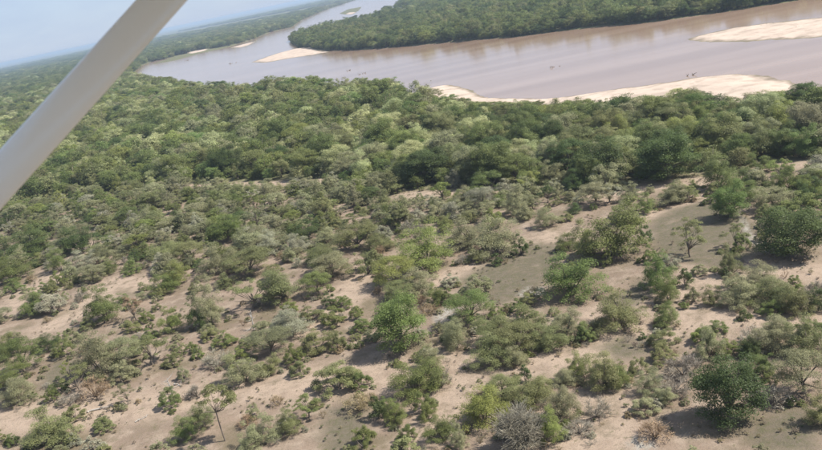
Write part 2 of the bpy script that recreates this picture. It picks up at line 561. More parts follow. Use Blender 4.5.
def clump_layout(style, r):
    """clump centres (x,y,z) and radii (horizontal, vertical) in the unit box"""
    C = []

    def put(rad, th, z, s, flat):
        C.append((rad * math.cos(th), rad * math.sin(th), z, s, s * flat))
    if style == 'round':
        l1, l2, f1, f2 = r.uniform(.04, .11), r.uniform(.04, .09), r.uniform(0, 6), r.uniform(0, 6)
        for i in range(52):
            th = r.random() * 2 * PI
            z = .22 + .66 * r.random()
            prof = math.sqrt(max(0.03, 1 - ((z - .46) / .5) ** 2))
            put(.40 * prof * (1 + l1 * math.sin(2 * th + f1) + l2 * math.sin(3 * th + f2 + 4 * z)) * math.sqrt(r.uniform(.3, 1)), th, z * (1 + .08 * math.sin(th + f2)), r.uniform(.07, .15), .85)
        put(0, 0, .5, .34, 1.05); put(.1, .1, .42, .3, 1.0); put(-.12, -.05, .45, .3, 1.0)
        for i in range(9):
            put(r.uniform(.15, .36), r.random() * 2 * PI, r.uniform(.10, .26), r.uniform(.09, .13), .9)
    elif style == 'acacia':
        for i in range(44):
            rad = .43 * math.sqrt(r.random())
            z = .84 - 1.3 * rad * rad + r.uniform(-.07, .05)
            if r.random() < .38: z *= r.uniform(.45, .85)
            put(rad, r.random() * 2 * PI, z, r.uniform(.09, .18), .6)
        for i in range(12):
            put(r.uniform(.12, .42), r.random() * 2 * PI, r.uniform(.10, .34), r.uniform(.07, .12), .75)
    elif style == 'scrub':
        n_st = 3 + int(r.random() * 3)
        st = []
        for k in range(n_st):
            th = r.random() * 2 * PI; rad = r.uniform(.05, .3)
            st.append((rad * math.cos(th), rad * math.sin(th), r.uniform(.6, .92), r.uniform(.22, .32)))
        for i in range(56):
            cx, cy, hz, sp = st[i % n_st]
            th = r.random() * 2 * PI; rad = sp * math.sqrt(r.random())
            z = hz * (1 - .62 * (rad / sp) ** 2) * r.uniform(.25, 1)
            s = r.uniform(.065, .14)
            x, y = cx + rad * math.cos(th), cy + rad * math.sin(th)
            q = math.hypot(x, y)
            if q > .46: x, y = x / q * .46, y / q * .46
            C.append((x, y, max(.08, z), s, s * .85))
        for i in range(14):
            put(r.uniform(.15, .46), r.random() * 2 * PI, r.uniform(.06, .24), r.uniform(.06, .11), .9)
    elif style == 'shrub':
        for i in range(40):
            rad = .44 * math.sqrt(r.random())
            z = (.82 - 3.0 * rad * rad) * r.uniform(.3, 1.05)
            put(rad, r.random() * 2 * PI, max(.10, z), r.uniform(.06, .13), .95)
    elif style == 'cone':
        for i in range(34):
            z = r.uniform(.06, .92)
            put(.42 * (1 - z) ** .7 * math.sqrt(r.uniform(.2, 1)), r.random() * 2 * PI, z, r.uniform(.08, .14) * (1.15 - .5 * z), 1.2)
    elif style == 'open':
        for i in range(26):
            rad = .43 * math.sqrt(r.random())
            put(rad, r.random() * 2 * PI, .86 - 1.2 * rad * rad - .30 * r.random(), r.uniform(.05, .11), .65)
    elif style == 'umbrella':
        for i in range(20):
            rad = .42 * math.sqrt(r.random())
            put(rad, r.random() * 2 * PI, .92 - .8 * rad * rad - .2 * r.random(), r.uniform(.05, .13), .5)
    return C


def foliage(C, n_leaf, size, r, droop=.0):
    """leaf-sized faces spread through the clumps; returns verts, faces, tone per vertex"""
    wts = np.array([c[3] ** 2 for c in C]); wts /= wts.sum()
    idx = r.choice(len(C), n_leaf, p=wts)
    Ca = np.array(C)[idx]
    d = r.normal(size=(n_leaf, 3)); d /= np.linalg.norm(d, axis=1)[:, None]
    d[:, 2] = np.where(d[:, 2] < -.25, -d[:, 2], d[:, 2])
    rad = r.random(n_leaf) ** .28
    rad *= 1 + .22 * r.normal(size=n_leaf) * (r.random(n_leaf) < .3)
    pos = Ca[:, :3] + d * rad[:, None] * np.stack([Ca[:, 3], Ca[:, 3], Ca[:, 4]], 1)
    stray = r.random(n_leaf) < .07
    pos += stray[:, None] * r.normal(size=(n_leaf, 3)) * .035
    pos[:, 2] = np.where(pos[:, 2] < .03, .03 + .08 * r.random(n_leaf), pos[:, 2])
    rr = np.percentile(np.hypot(pos[:, 0], pos[:, 1]), 93); pos[:, :2] *= .49 / rr
    pos[:, 2] *= 1 / np.percentile(pos[:, 2], 99.3)
    nrm = d * .75 + r.normal(size=(n_leaf, 3)) * .4 + np.array([.15, 0, .6])
    nrm /= np.linalg.norm(nrm, axis=1)[:, None]
    t = np.cross(nrm, r.normal(size=(n_leaf, 3))); t /= np.linalg.norm(t, axis=1)[:, None]
    b = np.cross(nrm, t)
    s = size * r.uniform(.6, 1.35, n_leaf)[:, None]
    asp = r.uniform(.45, .8, n_leaf)[:, None]
    q = np.stack([pos + t * s, pos + b * s * asp, pos - t * s, pos - b * s * asp], 1).reshape(-1, 3)
    ctone = r.random(len(C))[idx]
    tone = np.clip(.5 + .28 * (ctone - .5) + .42 * (r.random(n_leaf) - .5) + .12 * (rad - .8), 0, 1)
    return q, n_leaf, np.repeat(tone, 4)


def leaf_mesh(name, q, nq, tone, mat, extra=None, extra_mat=None):
    V = q; nv = len(V)
    ev, ef = (extra if extra else ([], []))
    me = bpy.data.meshes.new(name)
    allv = np.vstack([V, np.array(ev).reshape(-1, 3)]) if len(ev) else V
    me.vertices.add(len(allv)); me.vertices.foreach_set('co', allv.ravel())
    li = np.arange(nq * 4)
    starts = list(np.arange(nq) * 4)
    loops = [li]
    cur = nq * 4
    for fc in ef:
        starts.append(cur); cur += len(fc); loops.append(np.array(fc) + nv)
    loops = np.concatenate(loops)
    me.loops.add(len(loops)); me.loops.foreach_set('vertex_index', loops)
    me.polygons.add(len(starts)); me.polygons.foreach_set('loop_start', starts)
    me.materials.append(mat)
    if extra_mat:
        me.materials.append(extra_mat)
        me.polygons.foreach_set('material_index', [0] * nq + [1] * len(ef))
    at = me.attributes.new('tone', 'FLOAT', 'POINT')
    at.data.foreach_set('value', np.concatenate([tone, np.full(len(allv) - nv, .5)]))
    me.update(calc_edges=True)
    return me


def limbs(C, style, r):
    """tapered trunk with limbs reaching into the clumps"""
    parts = []
    multi = style in ('scrub', 'shrub', 'cone')
    order = sorted(range(len(C)), key=lambda i: -C[i][2])
    pick = [order[int(k * (len(order) - 1) / 9)] for k in range(10)]
    if multi:
        for i in pick[:7]:
            x, y, z = C[i][:3]
            b0 = np.array([r.normal() * .03, r.normal() * .03, -.03])
            e = np.array([x, y, z])
            mid = b0 * .5 + e * .5 + r.normal(size=3) * .03
            mid[2] = max(.1, e[2] * .45)
            parts.append(tube_path([b0, mid, e], [.02, .013, .004], 5))
    else:
        fork = {'round': .20, 'acacia': .22, 'open': .24, 'umbrella': .55}[style]
        lean = r.normal(size=2) * .03
        top = np.array([lean[0], lean[1], fork])
        tw = {'round': .045, 'acacia': .032, 'open': .026, 'umbrella': .017}[style]
        parts.append(tube_path([(0, 0, -.04), (0, 0, 0.02), tuple(top * [.2, .2, .5] + np.array([r.normal(), r.normal(), 0]) * .018), tuple(top)], [tw * 1.5, tw * 1.15, tw * .9, tw * .75], 8))
        for i in pick:
            e = np.array(C[i][:3])
            mid = top * .5 + e * .5 + r.normal(size=3) * .025
            if style != 'umbrella': mid[2] += .03
            parts.append(tube_path([top - [0, 0, .02], mid, e], [tw * .6, tw * .4, .004], 5))
    return merge(parts)


def bare_branches(r, n_main=11, kids=9, twigs=5, dome=False):
    """leafless crown: many forked twigs filling a dome"""
    Q, T = [], []

    def strip(a, b, w0, w1):
        d = b - a
        for ax in ((.2, .1, 1.), (1., .3, -.2)):
            s = np.cross(d, ax); s /= np.linalg.norm(s) + 1e-9
            Q.extend([a - s * w0, a + s * w0, b + s * w1, b - s * w1])
            T.extend([r.random()] * 4)
    for i in range(n_main):
        th = r.random() * 2 * PI; el = r.uniform(.25, 1.0)
        d = np.array([math.cos(th) * math.cos(el * 1.45) * .5, math.sin(th) * math.cos(el * 1.45) * .5, .25 + .62 * math.sin(el * 1.45)])
        if dome:
            el = math.acos(1 - r.random() * .97)
            k_ = r.uniform(.75, 1.0)
            d = np.array([math.cos(th) * math.sin(el) * .52, math.sin(th) * math.sin(el) * .52, .18 + .82 * math.cos(el)]) * k_
        a = np.zeros(3); m1 = d * .5 + r.normal(size=3) * .03; e = d * (.72 if dome else .86)
        strip(a, m1, .014, .010); strip(m1, e, .010, .005)
        for k in range(kids):
            t = r.uniform(.3, 1)
            s0 = m1 * (1 - t) + e * t
            dd = d / np.linalg.norm(d) * .5 + r.normal(size=3) * .5; dd[2] += .25
            e2 = s0 + dd * (r.uniform(.08, .17) if dome else r.uniform(.12, .24))
            strip(s0, e2, .005, .003)
            for q_ in range(twigs):
                t2 = r.uniform(.2, 1)
                s1 = s0 * (1 - t2) + e2 * t2
                e3 = s1 + (dd * .5 + r.normal(size=3) * .5) * r.uniform(.05, .13)
                e3[2] = max(e3[2], .02)
                strip(s1, e3, .0032, .0022)
    return np.array(Q), len(Q) // 4, np.array(T)


PROTO = {}          # style -> list of (trunk_mesh, crown_mesh)
specs = {'round': (5, 30000, .0112), 'acacia': (7, 19000, .0104), 'scrub': (10, 21000, .0101), 'shrub': (7, 11000, .0142),
         'cone': (3, 2600, .029), 'open': (4, 6000, .0118), 'umbrella': (1, 6500, .0122)}
for style, (cnt, nl, sz) in specs.items():
    PROTO[style] = []
    for k in range(cnt):
        r = np.random.default_rng(len(style) * 1009 + k * 77 + nl)
        C = clump_layout(style, r)
        q, nq, tone = foliage(C, nl, sz, r)
        crown = leaf_mesh(style + '_crown', q, nq, tone, M_LEAF)
        lv, lf = limbs(C, style, r)
        tm = bpy.data.meshes.new(style + '_trunk')
        tm.from_pydata(lv, [], lf); tm.materials.append(M_BARK)
        PROTO[style].append((tm, crown))
PROTO['bare'] = []
for k in range(4):
    r = np.random.default_rng(700 + k)
    q, nq, tone = bare_branches(r, *((42, 20, 11) if k == 0 else (18, 12, 7)), True)
    crown = leaf_mesh('bare_branches', q, nq, tone, M_TWIG)
    lv, lf = merge([tube_path([(0, 0, -.04), (.01, 0, .05), (r.normal() * .08, r.normal() * .08, .3)], [.03, .024, .012], 6) for _ in range(4)])
    tm = bpy.data.meshes.new('bare_trunk'); tm.from_pydata(lv, [], lf); tm.materials.append(M_BARK)
    PROTO['bare'].append((tm, crown))
PROTO['dry'] = []
for k in range(3):
    r = np.random.default_rng(800 + k)
    q, nq, tone = bare_branches(r, 12, 10, 6)
    C = clump_layout('shrub', r)
    q2, nq2, tone2 = foliage(C, 700, .022, r)
    crown = leaf_mesh('dry_branches', np.vstack([q, q2]), nq + nq2, np.concatenate([tone, tone2]), M_TWIG)
    lv, lf = merge([tube_path([(0, 0, -.04), (r.normal() * .1, r.normal() * .1, .3)], [.02, .008], 5) for _ in range(5)])
    tm = bpy.data.meshes.new('dry_trunk'); tm.from_pydata(lv, [], lf); tm.materials.append(M_BARK)
    PROTO['dry'].append((tm, crown))

TONES = {'D': (0.083, 0.112, 0.035), 'G': (0.148, 0.173, 0.055), 'F': (0.141, 0.189, 0.057), 'B': (0.191, 0.216, 0.062), 'O': (.188, .196, .082),
         'Y': (0.242, 0.239, 0.129), 'P': (0.303, 0.293, 0.206), 'T': (0.303, 0.230, 0.137), 'R': (0.325, 0.293, 0.234), 'L': (0.337, 0.354, 0.172)}
TWORD = {'D': 'dark green', 'G': 'green', 'F': 'fresh green', 'B': 'bright green', 'O': 'olive', 'Y': 'grey-green', 'P': 'pale grey-green',
         'T': 'tan', 'R': 'grey'}
KSTYLE = {'A': 'acacia', 'K': 'scrub', 'R': 'round', 'S': 'shrub', 'B': 'bare', 'V': 'open', 'C': 'cone', 'D': 'dry', 'U': 'umbrella'}
KWORD = {'A': 'spreading tree', 'K': 'bushy tree', 'R': 'round dense tree', 'S': 'low shrub', 'B': 'leafless shrub',
         'V': 'thin open-crowned tree', 'C': 'pointed shrub', 'D': 'dry twiggy shrub', 'U': 'flat-topped tree'}

# x, base y, crown width, crown height (photograph units), kind, tone
CATALOG = '''
24 380 36 32 A G; 8 362 26 22 K G; 20 413 34 25 K Y; 15 396 34 20 A G; 49 357 22 17 K D; 67 363 21 17 S G; 100 383 48 42 K Y
122 374 38 26 A Y; 152 374 38 29 V O; 124 389 29 20 S Y; 80 400 30 26 V O; 54 409 17 15 S G; 62 399 18 15 S D; 72 385 16 17 V B
97 406 30 21 D T; 72 413 26 13 B R; 128 412 21 21 V Y; 57 452 54 34 K O; 76 428 22 15 S O; 15 453 14 11 S G; 35 456 18 10 S D
172 414 21 18 S G; 185 386 15 13 S Y; 191 359 14 10 S G; 199 364 12 10 S G; 197 404 22 16 B R; 150 346 18 12 S G
190 431 15 13 B R; 186 450 26 22 K G; 203 438 26 24 K O; 222 453 38 52 U O; 255 425 14 13 S Y; 278 413 16 11 D T
262 456 40 27 K Y; 291 443 28 25 K O; 309 427 27 24 V G; 338 399 48 24 S O; 362 394 20 16 S G; 300 383 20 15 S O
360 420 32 19 D T; 378 427 17 21 C D; 397 433 27 24 K G; 364 458 30 20 S G; 245 391 42 30 K Y; 240 371 24 15 S B; 268 381 26 19 K O
295 370 23 18 S G; 272 362 42 26 A Y; 217 373 30 20 B R; 225 352 24 15 S G; 320 357 34 20 S O; 338 356 20 18 S O
357 344 11 6 S O; 354 354 8 6 S O; 400 360 53 52 R F; 398 371 10 7 S G
417 404 50 30 K G; 426 421 22 20 S G; 444 393 21 18 B R; 427 430 20 20 K G; 441 397 20 18 D Y; 429 378 27 24 K Y; 456 356 25 27 K Y
492 379 42 30 K O; 516 375 26 20 K Y; 517 366 44 30 A O; 552 360 38 24 K O; 583 352 15 15 C D; 492 353 36 24 A O
517 393 9 10 C D; 526 392 10 17 C D; 537 397 15 9 S O; 480 437 50 40 K B; 503 411 40 22 A O; 530 416 50 22 K O; 442 451 30 24 K G
461 456 22 20 K Y; 521 462 58 46 B R; 553 453 26 32 K B; 562 428 35 30 K Y; 580 446 32 17 B R; 596 428 28 25 B R
581 386 25 23 K G; 603 400 42 35 K O; 567 394 24 15 K Y
727 439 62 60 R D; 664 355 29 17 S O; 664 369 25 16 S O; 639 384 20 17 S O; 620 397 24 24 K G; 683 391 46 29 B R; 674 407 34 24 B R
648 405 26 22 K Y; 665 413 24 18 K Y; 645 424 28 12 S Y; 655 451 34 15 D T; 706 370 32 34 K Y; 728 364 21 15 S G; 748 366 23 19 K D
772 362 36 33 K Y; 808 369 44 38 K O; 757 386 30 24 K G; 770 393 16 16 S G; 800 409 46 42 A Y; 792 415 11 10 C D; 822 438 34 30 K O
776 416 28 20 D R; 643 346 8 7 C D; 702 352 24 16 S B
644 249 15 17 S D; 687 268 36 37 V O; 789 270 60 47 R D; 734 257 28 24 V O; 741 257 16 16 S G; 730 283 21 27 K O; 726 285 9 10 C D
650 270 17 16 S G; 655 301 40 37 K F; 668 311 26 25 K G; 685 294 14 17 C D; 670 276 20 12 S P; 699 282 16 10 S Y
664 336 26 22 K G; 711 314 21 20 K O; 692 309 15 14 S Y; 737 319 37 29 K Y; 733 297 22 15 S Y; 744 328 13 10 C D
764 301 42 25 K Y; 771 318 46 26 K O; 797 326 34 28 K O; 813 306 26 20 B R; 818 320 22 22 K D; 774 345 32 17 K Y; 717 342 19 13 S G; 815 343 22 14 S G
424 277 58 42 K B; 519 260 17 19 S D; 498 263 46 34 K Y; 470 253 46 27 K Y; 477 267 22 12 S O; 496 269 13 11 C D
606 268 64 52 K G; 568 256 22 17 K G; 607 272 13 15 C G; 586 264 34 34 K O; 568 306 60 44 K F; 620 339 50 36 K O; 565 349 40 28 K Y; 586 350 18 18 S G
478 300 30 18 S Y; 437 309 23 20 K G; 416 305 40 26 K Y; 448 309 15 14 S G; 471 331 42 29 A F; 497 326 17 14 S G; 519 321 19 15 S G
521 349 52 31 K O; 453 346 26 20 K Y; 427 321 22 8 D T
228 247 30 23 R F; 242 256 27 22 K Y; 250 282 46 26 A O; 212 281 32 27 K Y; 285 306 52 34 K O; 318 301 28 22 A G; 333 284 42 24 A Y
320 268 29 17 K G; 330 311 15 12 S D; 343 313 21 12 S G; 252 316 38 29 V O; 290 319 19 14 S B; 312 327 28 16 S O; 335 331 26 18 S G
292 340 42 23 K P; 265 342 28 16 S Y; 210 331 27 40 K Y; 367 279 37 18 S O; 356 256 42 24 A O; 379 256 30 15 K O; 325 251 30 18 K Y
395 294 46 28 A B; 400 306 32 18 A O; 362 336 22 10 S G; 412 240 26 18 B R
30 263 46 28 K D; 86 258 38 27 K D; 60 276 22 22 K G; 84 273 32 17 K P; 107 266 22 18 K Y; 15 286 42 26 K G; 171 269 28 20 A O
106 328 40 34 K G; 172 338 21 24 K B; 135 326 21 24 V T; 200 333 24 29 K D; 545 233 24 18 K Y
665 187 54 42 R D; 600 187 50 38 R D; 587 191 21 26 R G; 717 196 35 31 K G; 733 205 26 25 K G; 728 227 31 34 R F; 708 210 11 9 S G
750 209 25 20 K G; 760 177 27 19 K G; 773 201 23 18 K G; 789 197 27 22 K G; 809 214 28 25 K D; 775 217 40 20 K Y; 800 227 42 16 S G
667 211 34 20 K Y; 647 218 23 17 K G; 632 206 23 17 K Y; 688 205 21 14 S O; 625 229 23 20 K Y
425 189 42 30 R D; 453 193 21 17 K P; 550 188 27 21 K Y; 570 187 15 14 K O
'''
HAND = {  # hand-written labels, keyed by position
    (400, 360): 'lone round green tree with a long shadow on bare soil',
    (727, 439): 'big dense dark green tree at the bottom right, thick shadow beside it',
    (789, 270): 'broad dark green tree at the right edge beside a pale track',
    (424, 277): 'bright green spreading tree, brightest crown near the middle of the view',
    (521, 462): 'large leafless grey dome of twigs at the bottom edge',
    (222, 453): 'tall slim flat-topped tree with bare trunk showing, bottom left',
    (687, 268): 'thin olive tree with forked bare stem standing alone on the grey clearing',
    (568, 306): 'wide rounded green tree at the lower edge of the grassy clearing',
    (606, 268): 'large grey-green tree mass between the two clearings',
    (728, 227): 'round green tree at the top of the clearing, shadow to its left',
    (57, 452): 'broad low olive tree touching the bottom edge near the left corner',
    (338, 399): 'wide low olive shrub spread on bare sand left of the lone tree',
    (152, 374): 'open olive tree leaning over bare soil, trunk visible, lower left',
    (106, 328): 'green spreading tree beside a sandy patch on the left',
    (519, 260): 'small dark round bush at the sandy lip of the clearing',
    (665, 187): 'big dark tree above the bare strip, foot of the forest, right of centre',
    (600, 187): 'wide dark round tree at the forest edge beyond the bare strip',
    (100, 383): 'grey-green spreading tree, tallest of the clump at lower left',
    (480, 437): 'bright green spreading tree left of the leafless grey dome',
    (492, 379): 'olive bushy tree forming the left end of the central thicket',
    (800, 409): 'grey-green spreading tree right of the big dark tree',
    (285, 306): 'olive spreading tree, widest of the thicket left of the sandy path',
    (86, 258): 'dark bushy tree above the short sandy path at far left',
}
LANDMARK = {(400, 360): 'the lone tree with long shadow', (727, 439): 'the big dark tree at bottom right',
            (789, 270): 'the dark tree by the pale track', (424, 277): 'the brightest spreading tree near centre',
            (521, 462): 'the leafless grey dome', (222, 453): 'the slim flat-topped tree', (687, 268): 'the thin lone tree on the clearing',
            (568, 306): 'the wide tree at the grassy clearing', (606, 268): 'the tree mass between the clearings',
            (728, 227): 'the round tree topping the clearing', (57, 452): 'the broad olive tree at bottom left',
            (338, 399): 'the wide olive shrub on sand', (152, 374): 'the leaning open olive tree', (106, 328): 'the green tree beside the left sandy patch',
            (665, 187): 'the big dark forest-foot tree', (100, 383): 'the tall clump at lower left',
            (285, 306): 'the widest thicket tree', (86, 258): 'the dark tree at far left', (620, 339): 'the olive tree below the clearings'}
HAND[(620, 339)] = 'wide olive tree on bare ground below the two clearings'
ORD = ['nearest', 'second', 'third', 'fourth', 'fifth', 'sixth', 'seventh', 'eighth', 'ninth']


def aspect(x, yb, w, h):
    """real size and foot of a plant seen at photograph position x, yb"""
    P = ground_at(x, yb)
    dist = math.hypot(math.hypot(P[0], P[1]), HGT)
    th = math.asin(HGT / dist)
    _, _, c = to_px(P[0], P[1])
    s = c / F_PX
    Wd = w * s * 1.11
    Hh = max(.52 * Wd, 1.2 * (h * s - .30 * Wd * math.sin(th)) / math.cos(th))
    d = P / np.linalg.norm(P)
    P = P + d * .28 * Wd
    # the crown hangs to the left of the foot because the horizon tilts
    P = P + np.array([1, 0]) * .5 * Hh * .2107
    return P, Wd, Hh


plants = []
for rec in CATALOG.replace('\n', ';').split(';'):
    rec = rec.split()
    if not rec: continue
    x, y, w, h = map(int, rec[:4]); k, t = rec[4], rec[5]
    P, Wd, Hh = aspect(x, y, w, h)
    plants.append(dict(x=x, y=y, w=w, h=h, k=k, t=t, P=P, W=Wd, H=Hh, label=HAND.get((x, y))))

# labels for the rest of the catalogue: what it is and where it stands next to a landmark
marks = {k: v for k, v in LANDMARK.items()}


def direction(dx, dy):
    a = math.degrees(math.atan2(-dy, dx)) % 360
    return ['right of', 'upper right of', 'above', 'upper left of', 'left of', 'lower left of', 'below', 'lower right of'][int(((a + 22.5) % 360) // 45)]


buckets = {}
for p in plants:
    if p['label']: continue
    m = min((k for k in marks), key=lambda q: math.hypot(q[0] - p['x'], q[1] - 10 - p['y']))
    dx, dy = p['x'] - m[0], p['y'] - m[1]
    kw = KWORD[p['k']]
    if p['k'] == 'S' and p['w'] <= 12: kw = 'tiny shrub'
    elif p['k'] == 'S' and p['w'] >= 26: kw = 'wide shrub'
    key = (TWORD[p['t']], kw, direction(dx, dy), marks[m])
    buckets.setdefault(key, []).append((math.hypot(dx, dy), p))
for (tw, kw, dr, mk), L in buckets.items():
    L.sort(key=lambda q: q[0])
    for i, (_, p) in enumerate(L):
        p['label'] = f'{tw} {kw} {dr} {mk}' if len(L) == 1 else f'{ORD[i]} {tw} {kw} {dr} {mk}'
        if len(L) > 1 and i == 0: p['label'] = f'{tw} {kw} {dr} and nearest {mk}'


# ------------------------------------------------------------------ the woodland round them
def jitter_grid(x0, x1, y0, y1, sp, r):
    gx = np.arange(x0, x1, sp); gy = np.arange(y0, y1, sp)
    X, Y = np.meshgrid(gx, gy)
    P = np.stack([X.ravel(), Y.ravel()], 1)
    return P + r.uniform(-.48, .48, P.shape) * sp


bare_lines = trails
wood = []          # P, W, H, style, tone
taken = np.array([p['P'] for p in plants]); takew = np.array([p['W'] for p in plants])


def visible(P, margin=60, z=0.0):
    px, py, c = to_px(P[:, 0], P[:, 1], z)
    return (c > 0) & (px > -margin) & (px < 822 + margin) & (py > -80) & (py < 450 + margin)


def scatter(sp, rmin, rmax, cond, wr, hr, styles, tones, r, keep=1.0):
    P = jitter_grid(-rmax * .75, rmax * .75, rmin * .6, rmax, sp, r)
    R = np.hypot(P[:, 0], P[:, 1])
    P = P[(R >= rmin) & (R < rmax)]
    P = P[visible(P)]
    if keep < 1: P = P[r.random(len(P)) < keep]
    P = P[cond(P)]
    z, rv, sm = terrain(P[:, 0], P[:, 1])
    ok = (rv < -2.5) & (sm < .05)
    P = P[ok]
    out = []
    ts, tp = zip(*tones)
    ss, spb = zip(*styles)
    tp = np.array(tp) / sum(tp); spb = np.array(spb) / sum(spb)
    for q in P:
        Wd = wr[0] + (wr[1] - wr[0]) * r.random() ** 1.5; Hh = Wd * r.uniform(*hr)
        out.append(dict(P=q, W=Wd, H=Hh, s=ss[r.choice(len(ss), p=spb)], t=ts[r.choice(len(ts), p=tp)]))
    return out


def clear_of(P, lst):
    ok = np.ones(len(P), bool)
    for pts, wid in lst:
        ok &= line_dist(pts, P) > wid + 1.0
    for poly in flats[:5]:
        ok &= sdf(poly, P) < -1.5
    return ok


def scrub_cond(P):
    es = edge_side(P)
    px, py, _ = to_px(P[:, 0], P[:, 1])
    ok = (es <= 0) & (py < 345) & clear_of(P, bare_lines)
    # open ground grows towards the bottom of the view and to the right
    lim = np.interp(px, [-100, 0, 120, 250, 400, 500, 700, 900], [345, 335, 318, 296, 260, 240, 225, 235])
    dens = np.clip((lim - py) / 30, 0, 1)
    ok &= rng.random(len(P)) < dens
    if len(taken):
        for i in range(len(P)):
            if ok[i]:
                d = np.hypot(*(taken - P[i]).T)
                if (d < takew * .42 + 1.6).any(): ok[i] = False
    return ok


def forest_cond(P):
    es = edge_side(P)
    ok = (es > 0)
    ok &= clear_of(P, [t for t in trails if t[0][0][1] < 215])
    d = np.hypot((P[:, None, 0] - taken[None, :, 0]), (P[:, None, 1] - taken[None, :, 1])).min(1) if len(P) < 20000 else np.full(len(P), 99)
    return ok & (d > 4.5)


TS = [('Y', .40), ('O', .26), ('G', .16), ('B', .06), ('P', .08), ('D', .06)]
TF = [('G', .26), ('O', .20), ('D', .10), ('F', .08), ('B', .13), ('Y', .10), ('L', .15)]
TD = [('D', .40), ('G', .42), ('O', .14), ('B', .03), ('L', .02)]
scr = scatter(5.4, 150, 700, scrub_cond, (3.6, 11), (.55, .9), [('scrub', .55), ('acacia', .25), ('open', .12), ('shrub', .08)], TS, rng, .68)
TL = [('Y', .26), ('O', .28), ('G', .16), ('T', .12), ('R', .10), ('P', .08)]


def low_cond(P):
    px, py, _ = to_px(P[:, 0], P[:, 1])
    ok = (edge_side(P) <= -5) & (py < 470)
    for pts, wid in trails: ok &= line_dist(pts, P) > wid * .75
    for poly in flats[:5]: ok &= sdf(poly, P) < 0
    ok &= (wob(P[:, 0] * 2.2 + 50, P[:, 1] * 2.2) > -.15)
    for i in range(len(P)):
        if ok[i] and (np.hypot(*(taken - P[i]).T) < takew * .40 + .8).any(): ok[i] = False
    return ok


low = scatter(4.6, 100, 420, low_cond, (2.0, 5.6), (.48, .8), [('shrub', .82), ('dry', .15), ('bare', .03)], TL, rng, .46)
for p in low:
    if p['s'] in ('dry', 'bare'): p['t'] = 'T' if p['s'] == 'dry' and rng.random() < .6 else 'R'
    elif p['t'] in 'TR': p['t'] = 'O'
scr += low
fst = scatter(7.0, 200, 800, forest_cond, (5.5, 15), (.72, 1.0), [('scrub', .35), ('acacia', .33), ('round', .32)], TF, rng)
fst2 = scatter(9.0, 800, 2000, lambda P: np.ones(len(P), bool), (7.5, 20), (.7, 1.0), [('scrub', .35), ('acacia', .25), ('round', .4)], TF, rng)
TLX = [100, 140, 200, 240, 310, 330, 360, 400, 428, 445, 475, 500, 560, 600, 640, 665, 683, 700, 740, 780, 800, 830, 900]
TLY = [70, 73, 78, 81, 71, 76, 76, 80, 84, 96, 103.5, 104, 103, 100.5, 97.5, 94.5, 86, 94.5, 96.5, 92.5, 86.5, 83, 80]
for p in fst:
    grow = np.clip((np.hypot(*p['P']) - 300) / 400, 0, 1)
    p['W'] *= 1 + .12 * grow; p['H'] *= 1 + .2 * grow
    if rng.random() < .07: p['W'] *= 1.08; p['H'] *= 1.22; p['s'] = 'round'; p['t'] = rng.choice(['D', 'G', 'L'])
far_bank = []


def is_far_bank(P):
    px, py, _ = to_px(P[:, 0], P[:, 1])
    shore = np.interp(px, [291, 300, 330, 353, 380, 423, 483, 548, 605, 681, 733, 795, 900], [41, 48, 52, 51, 49.5, 45, 40, 33, 26.5, 18.5, 11.5, 2, -22])
    return (px > 288) & (py < shore + .5)


def trim(lst):
    out = []
    for p in lst:
        if not is_far_bank(p['P'][None])[0]:
            for _ in range(8):
                px, py, c = to_px(p['P'][0], p['P'][1], p['H'])
                lim = np.interp(px, TLX, TLY) + rng.uniform(-2.0, 3.0)
                fx, fy, _c = to_px(p['P'][0], p['P'][1])
                if fy < np.interp(fx, [100, 132, 150, 200, 420, 1200], [-500, -500, 40, 45, 40, -90]) or py > lim: break
                p['H'] *= .85; p['W'] *= .93
            if py <= lim - 2 and fy > 60 and px > 128: continue
        out.append(p)
    return out


fst, fst2 = trim(fst), trim(fst2)
for p in fst + fst2:
    if is_far_bank(p['P'][None])[0]:
        p['t'] = rng.choice(['D', 'G', 'O', 'B'], p=[.42, .42, .13, .03]); p['s'] = rng.choice(['round', 'scrub']); far_bank.append(p)
nb = len(river)
for i in range(nb):
    a, b = river[i], river[(i + 1) % nb]
    L_ = np.linalg.norm(b - a)
    mid_px = to_px(*((a + b) / 2))
    if mid_px[2] < 0 or not (285 < mid_px[0] < 900) or mid_px[1] > 52 or not is_far_bank(((a + b) / 2 + np.array([0, 8]))[None])[0]: continue
    nrm_ = np.array([b[1] - a[1], -(b[0] - a[0])]) / L_
    for t in np.arange(0, 1, 5.5 / L_):
        q = a + (b - a) * t + rng.normal(size=2) * 1.2
        for sg in (1, -1):
            qq = q + nrm_ * sg * rng.uniform(2.5, 5)
            if terrain([qq[0]], [qq[1]])[1][0] < -.5:
                w_ = rng.uniform(6, 13)
                p = dict(P=qq, W=w_, H=w_ * rng.uniform(.6, .95), s=rng.choice(['round', 'scrub']), t=rng.choice(['D', 'G', 'O'], p=[.45, .42, .13]))
                fst2.append(p); far_bank.append(p)
                break
fst3 = scatter(17.0, 2000, 5200, lambda P: rng.random(len(P)) < .9, (18, 32), (.5, .7), [('round', .5), ('scrub', .5)], TD, rng)
fst3 += scatter(42.0, 5200, 13000, lambda P: wob(P[:, 0] * .02, P[:, 1] * .035) > -.55, (38, 75), (.2, .32), [('round', .5), ('scrub', .5)], TD, rng)
# pale gap in the far woodland: the flood plain strip beyond the far bank
gap = [(120, 46), (164, 36), (215, 27), (270, 16.5), (318, 7.5)]


GAPS = [(398, 10, 18, 3), (428, 7.5, 16, 2), (462, 4, 12, 1.6), (404, 15, 10, 1.6), (520, 2, 20, 1.2)]


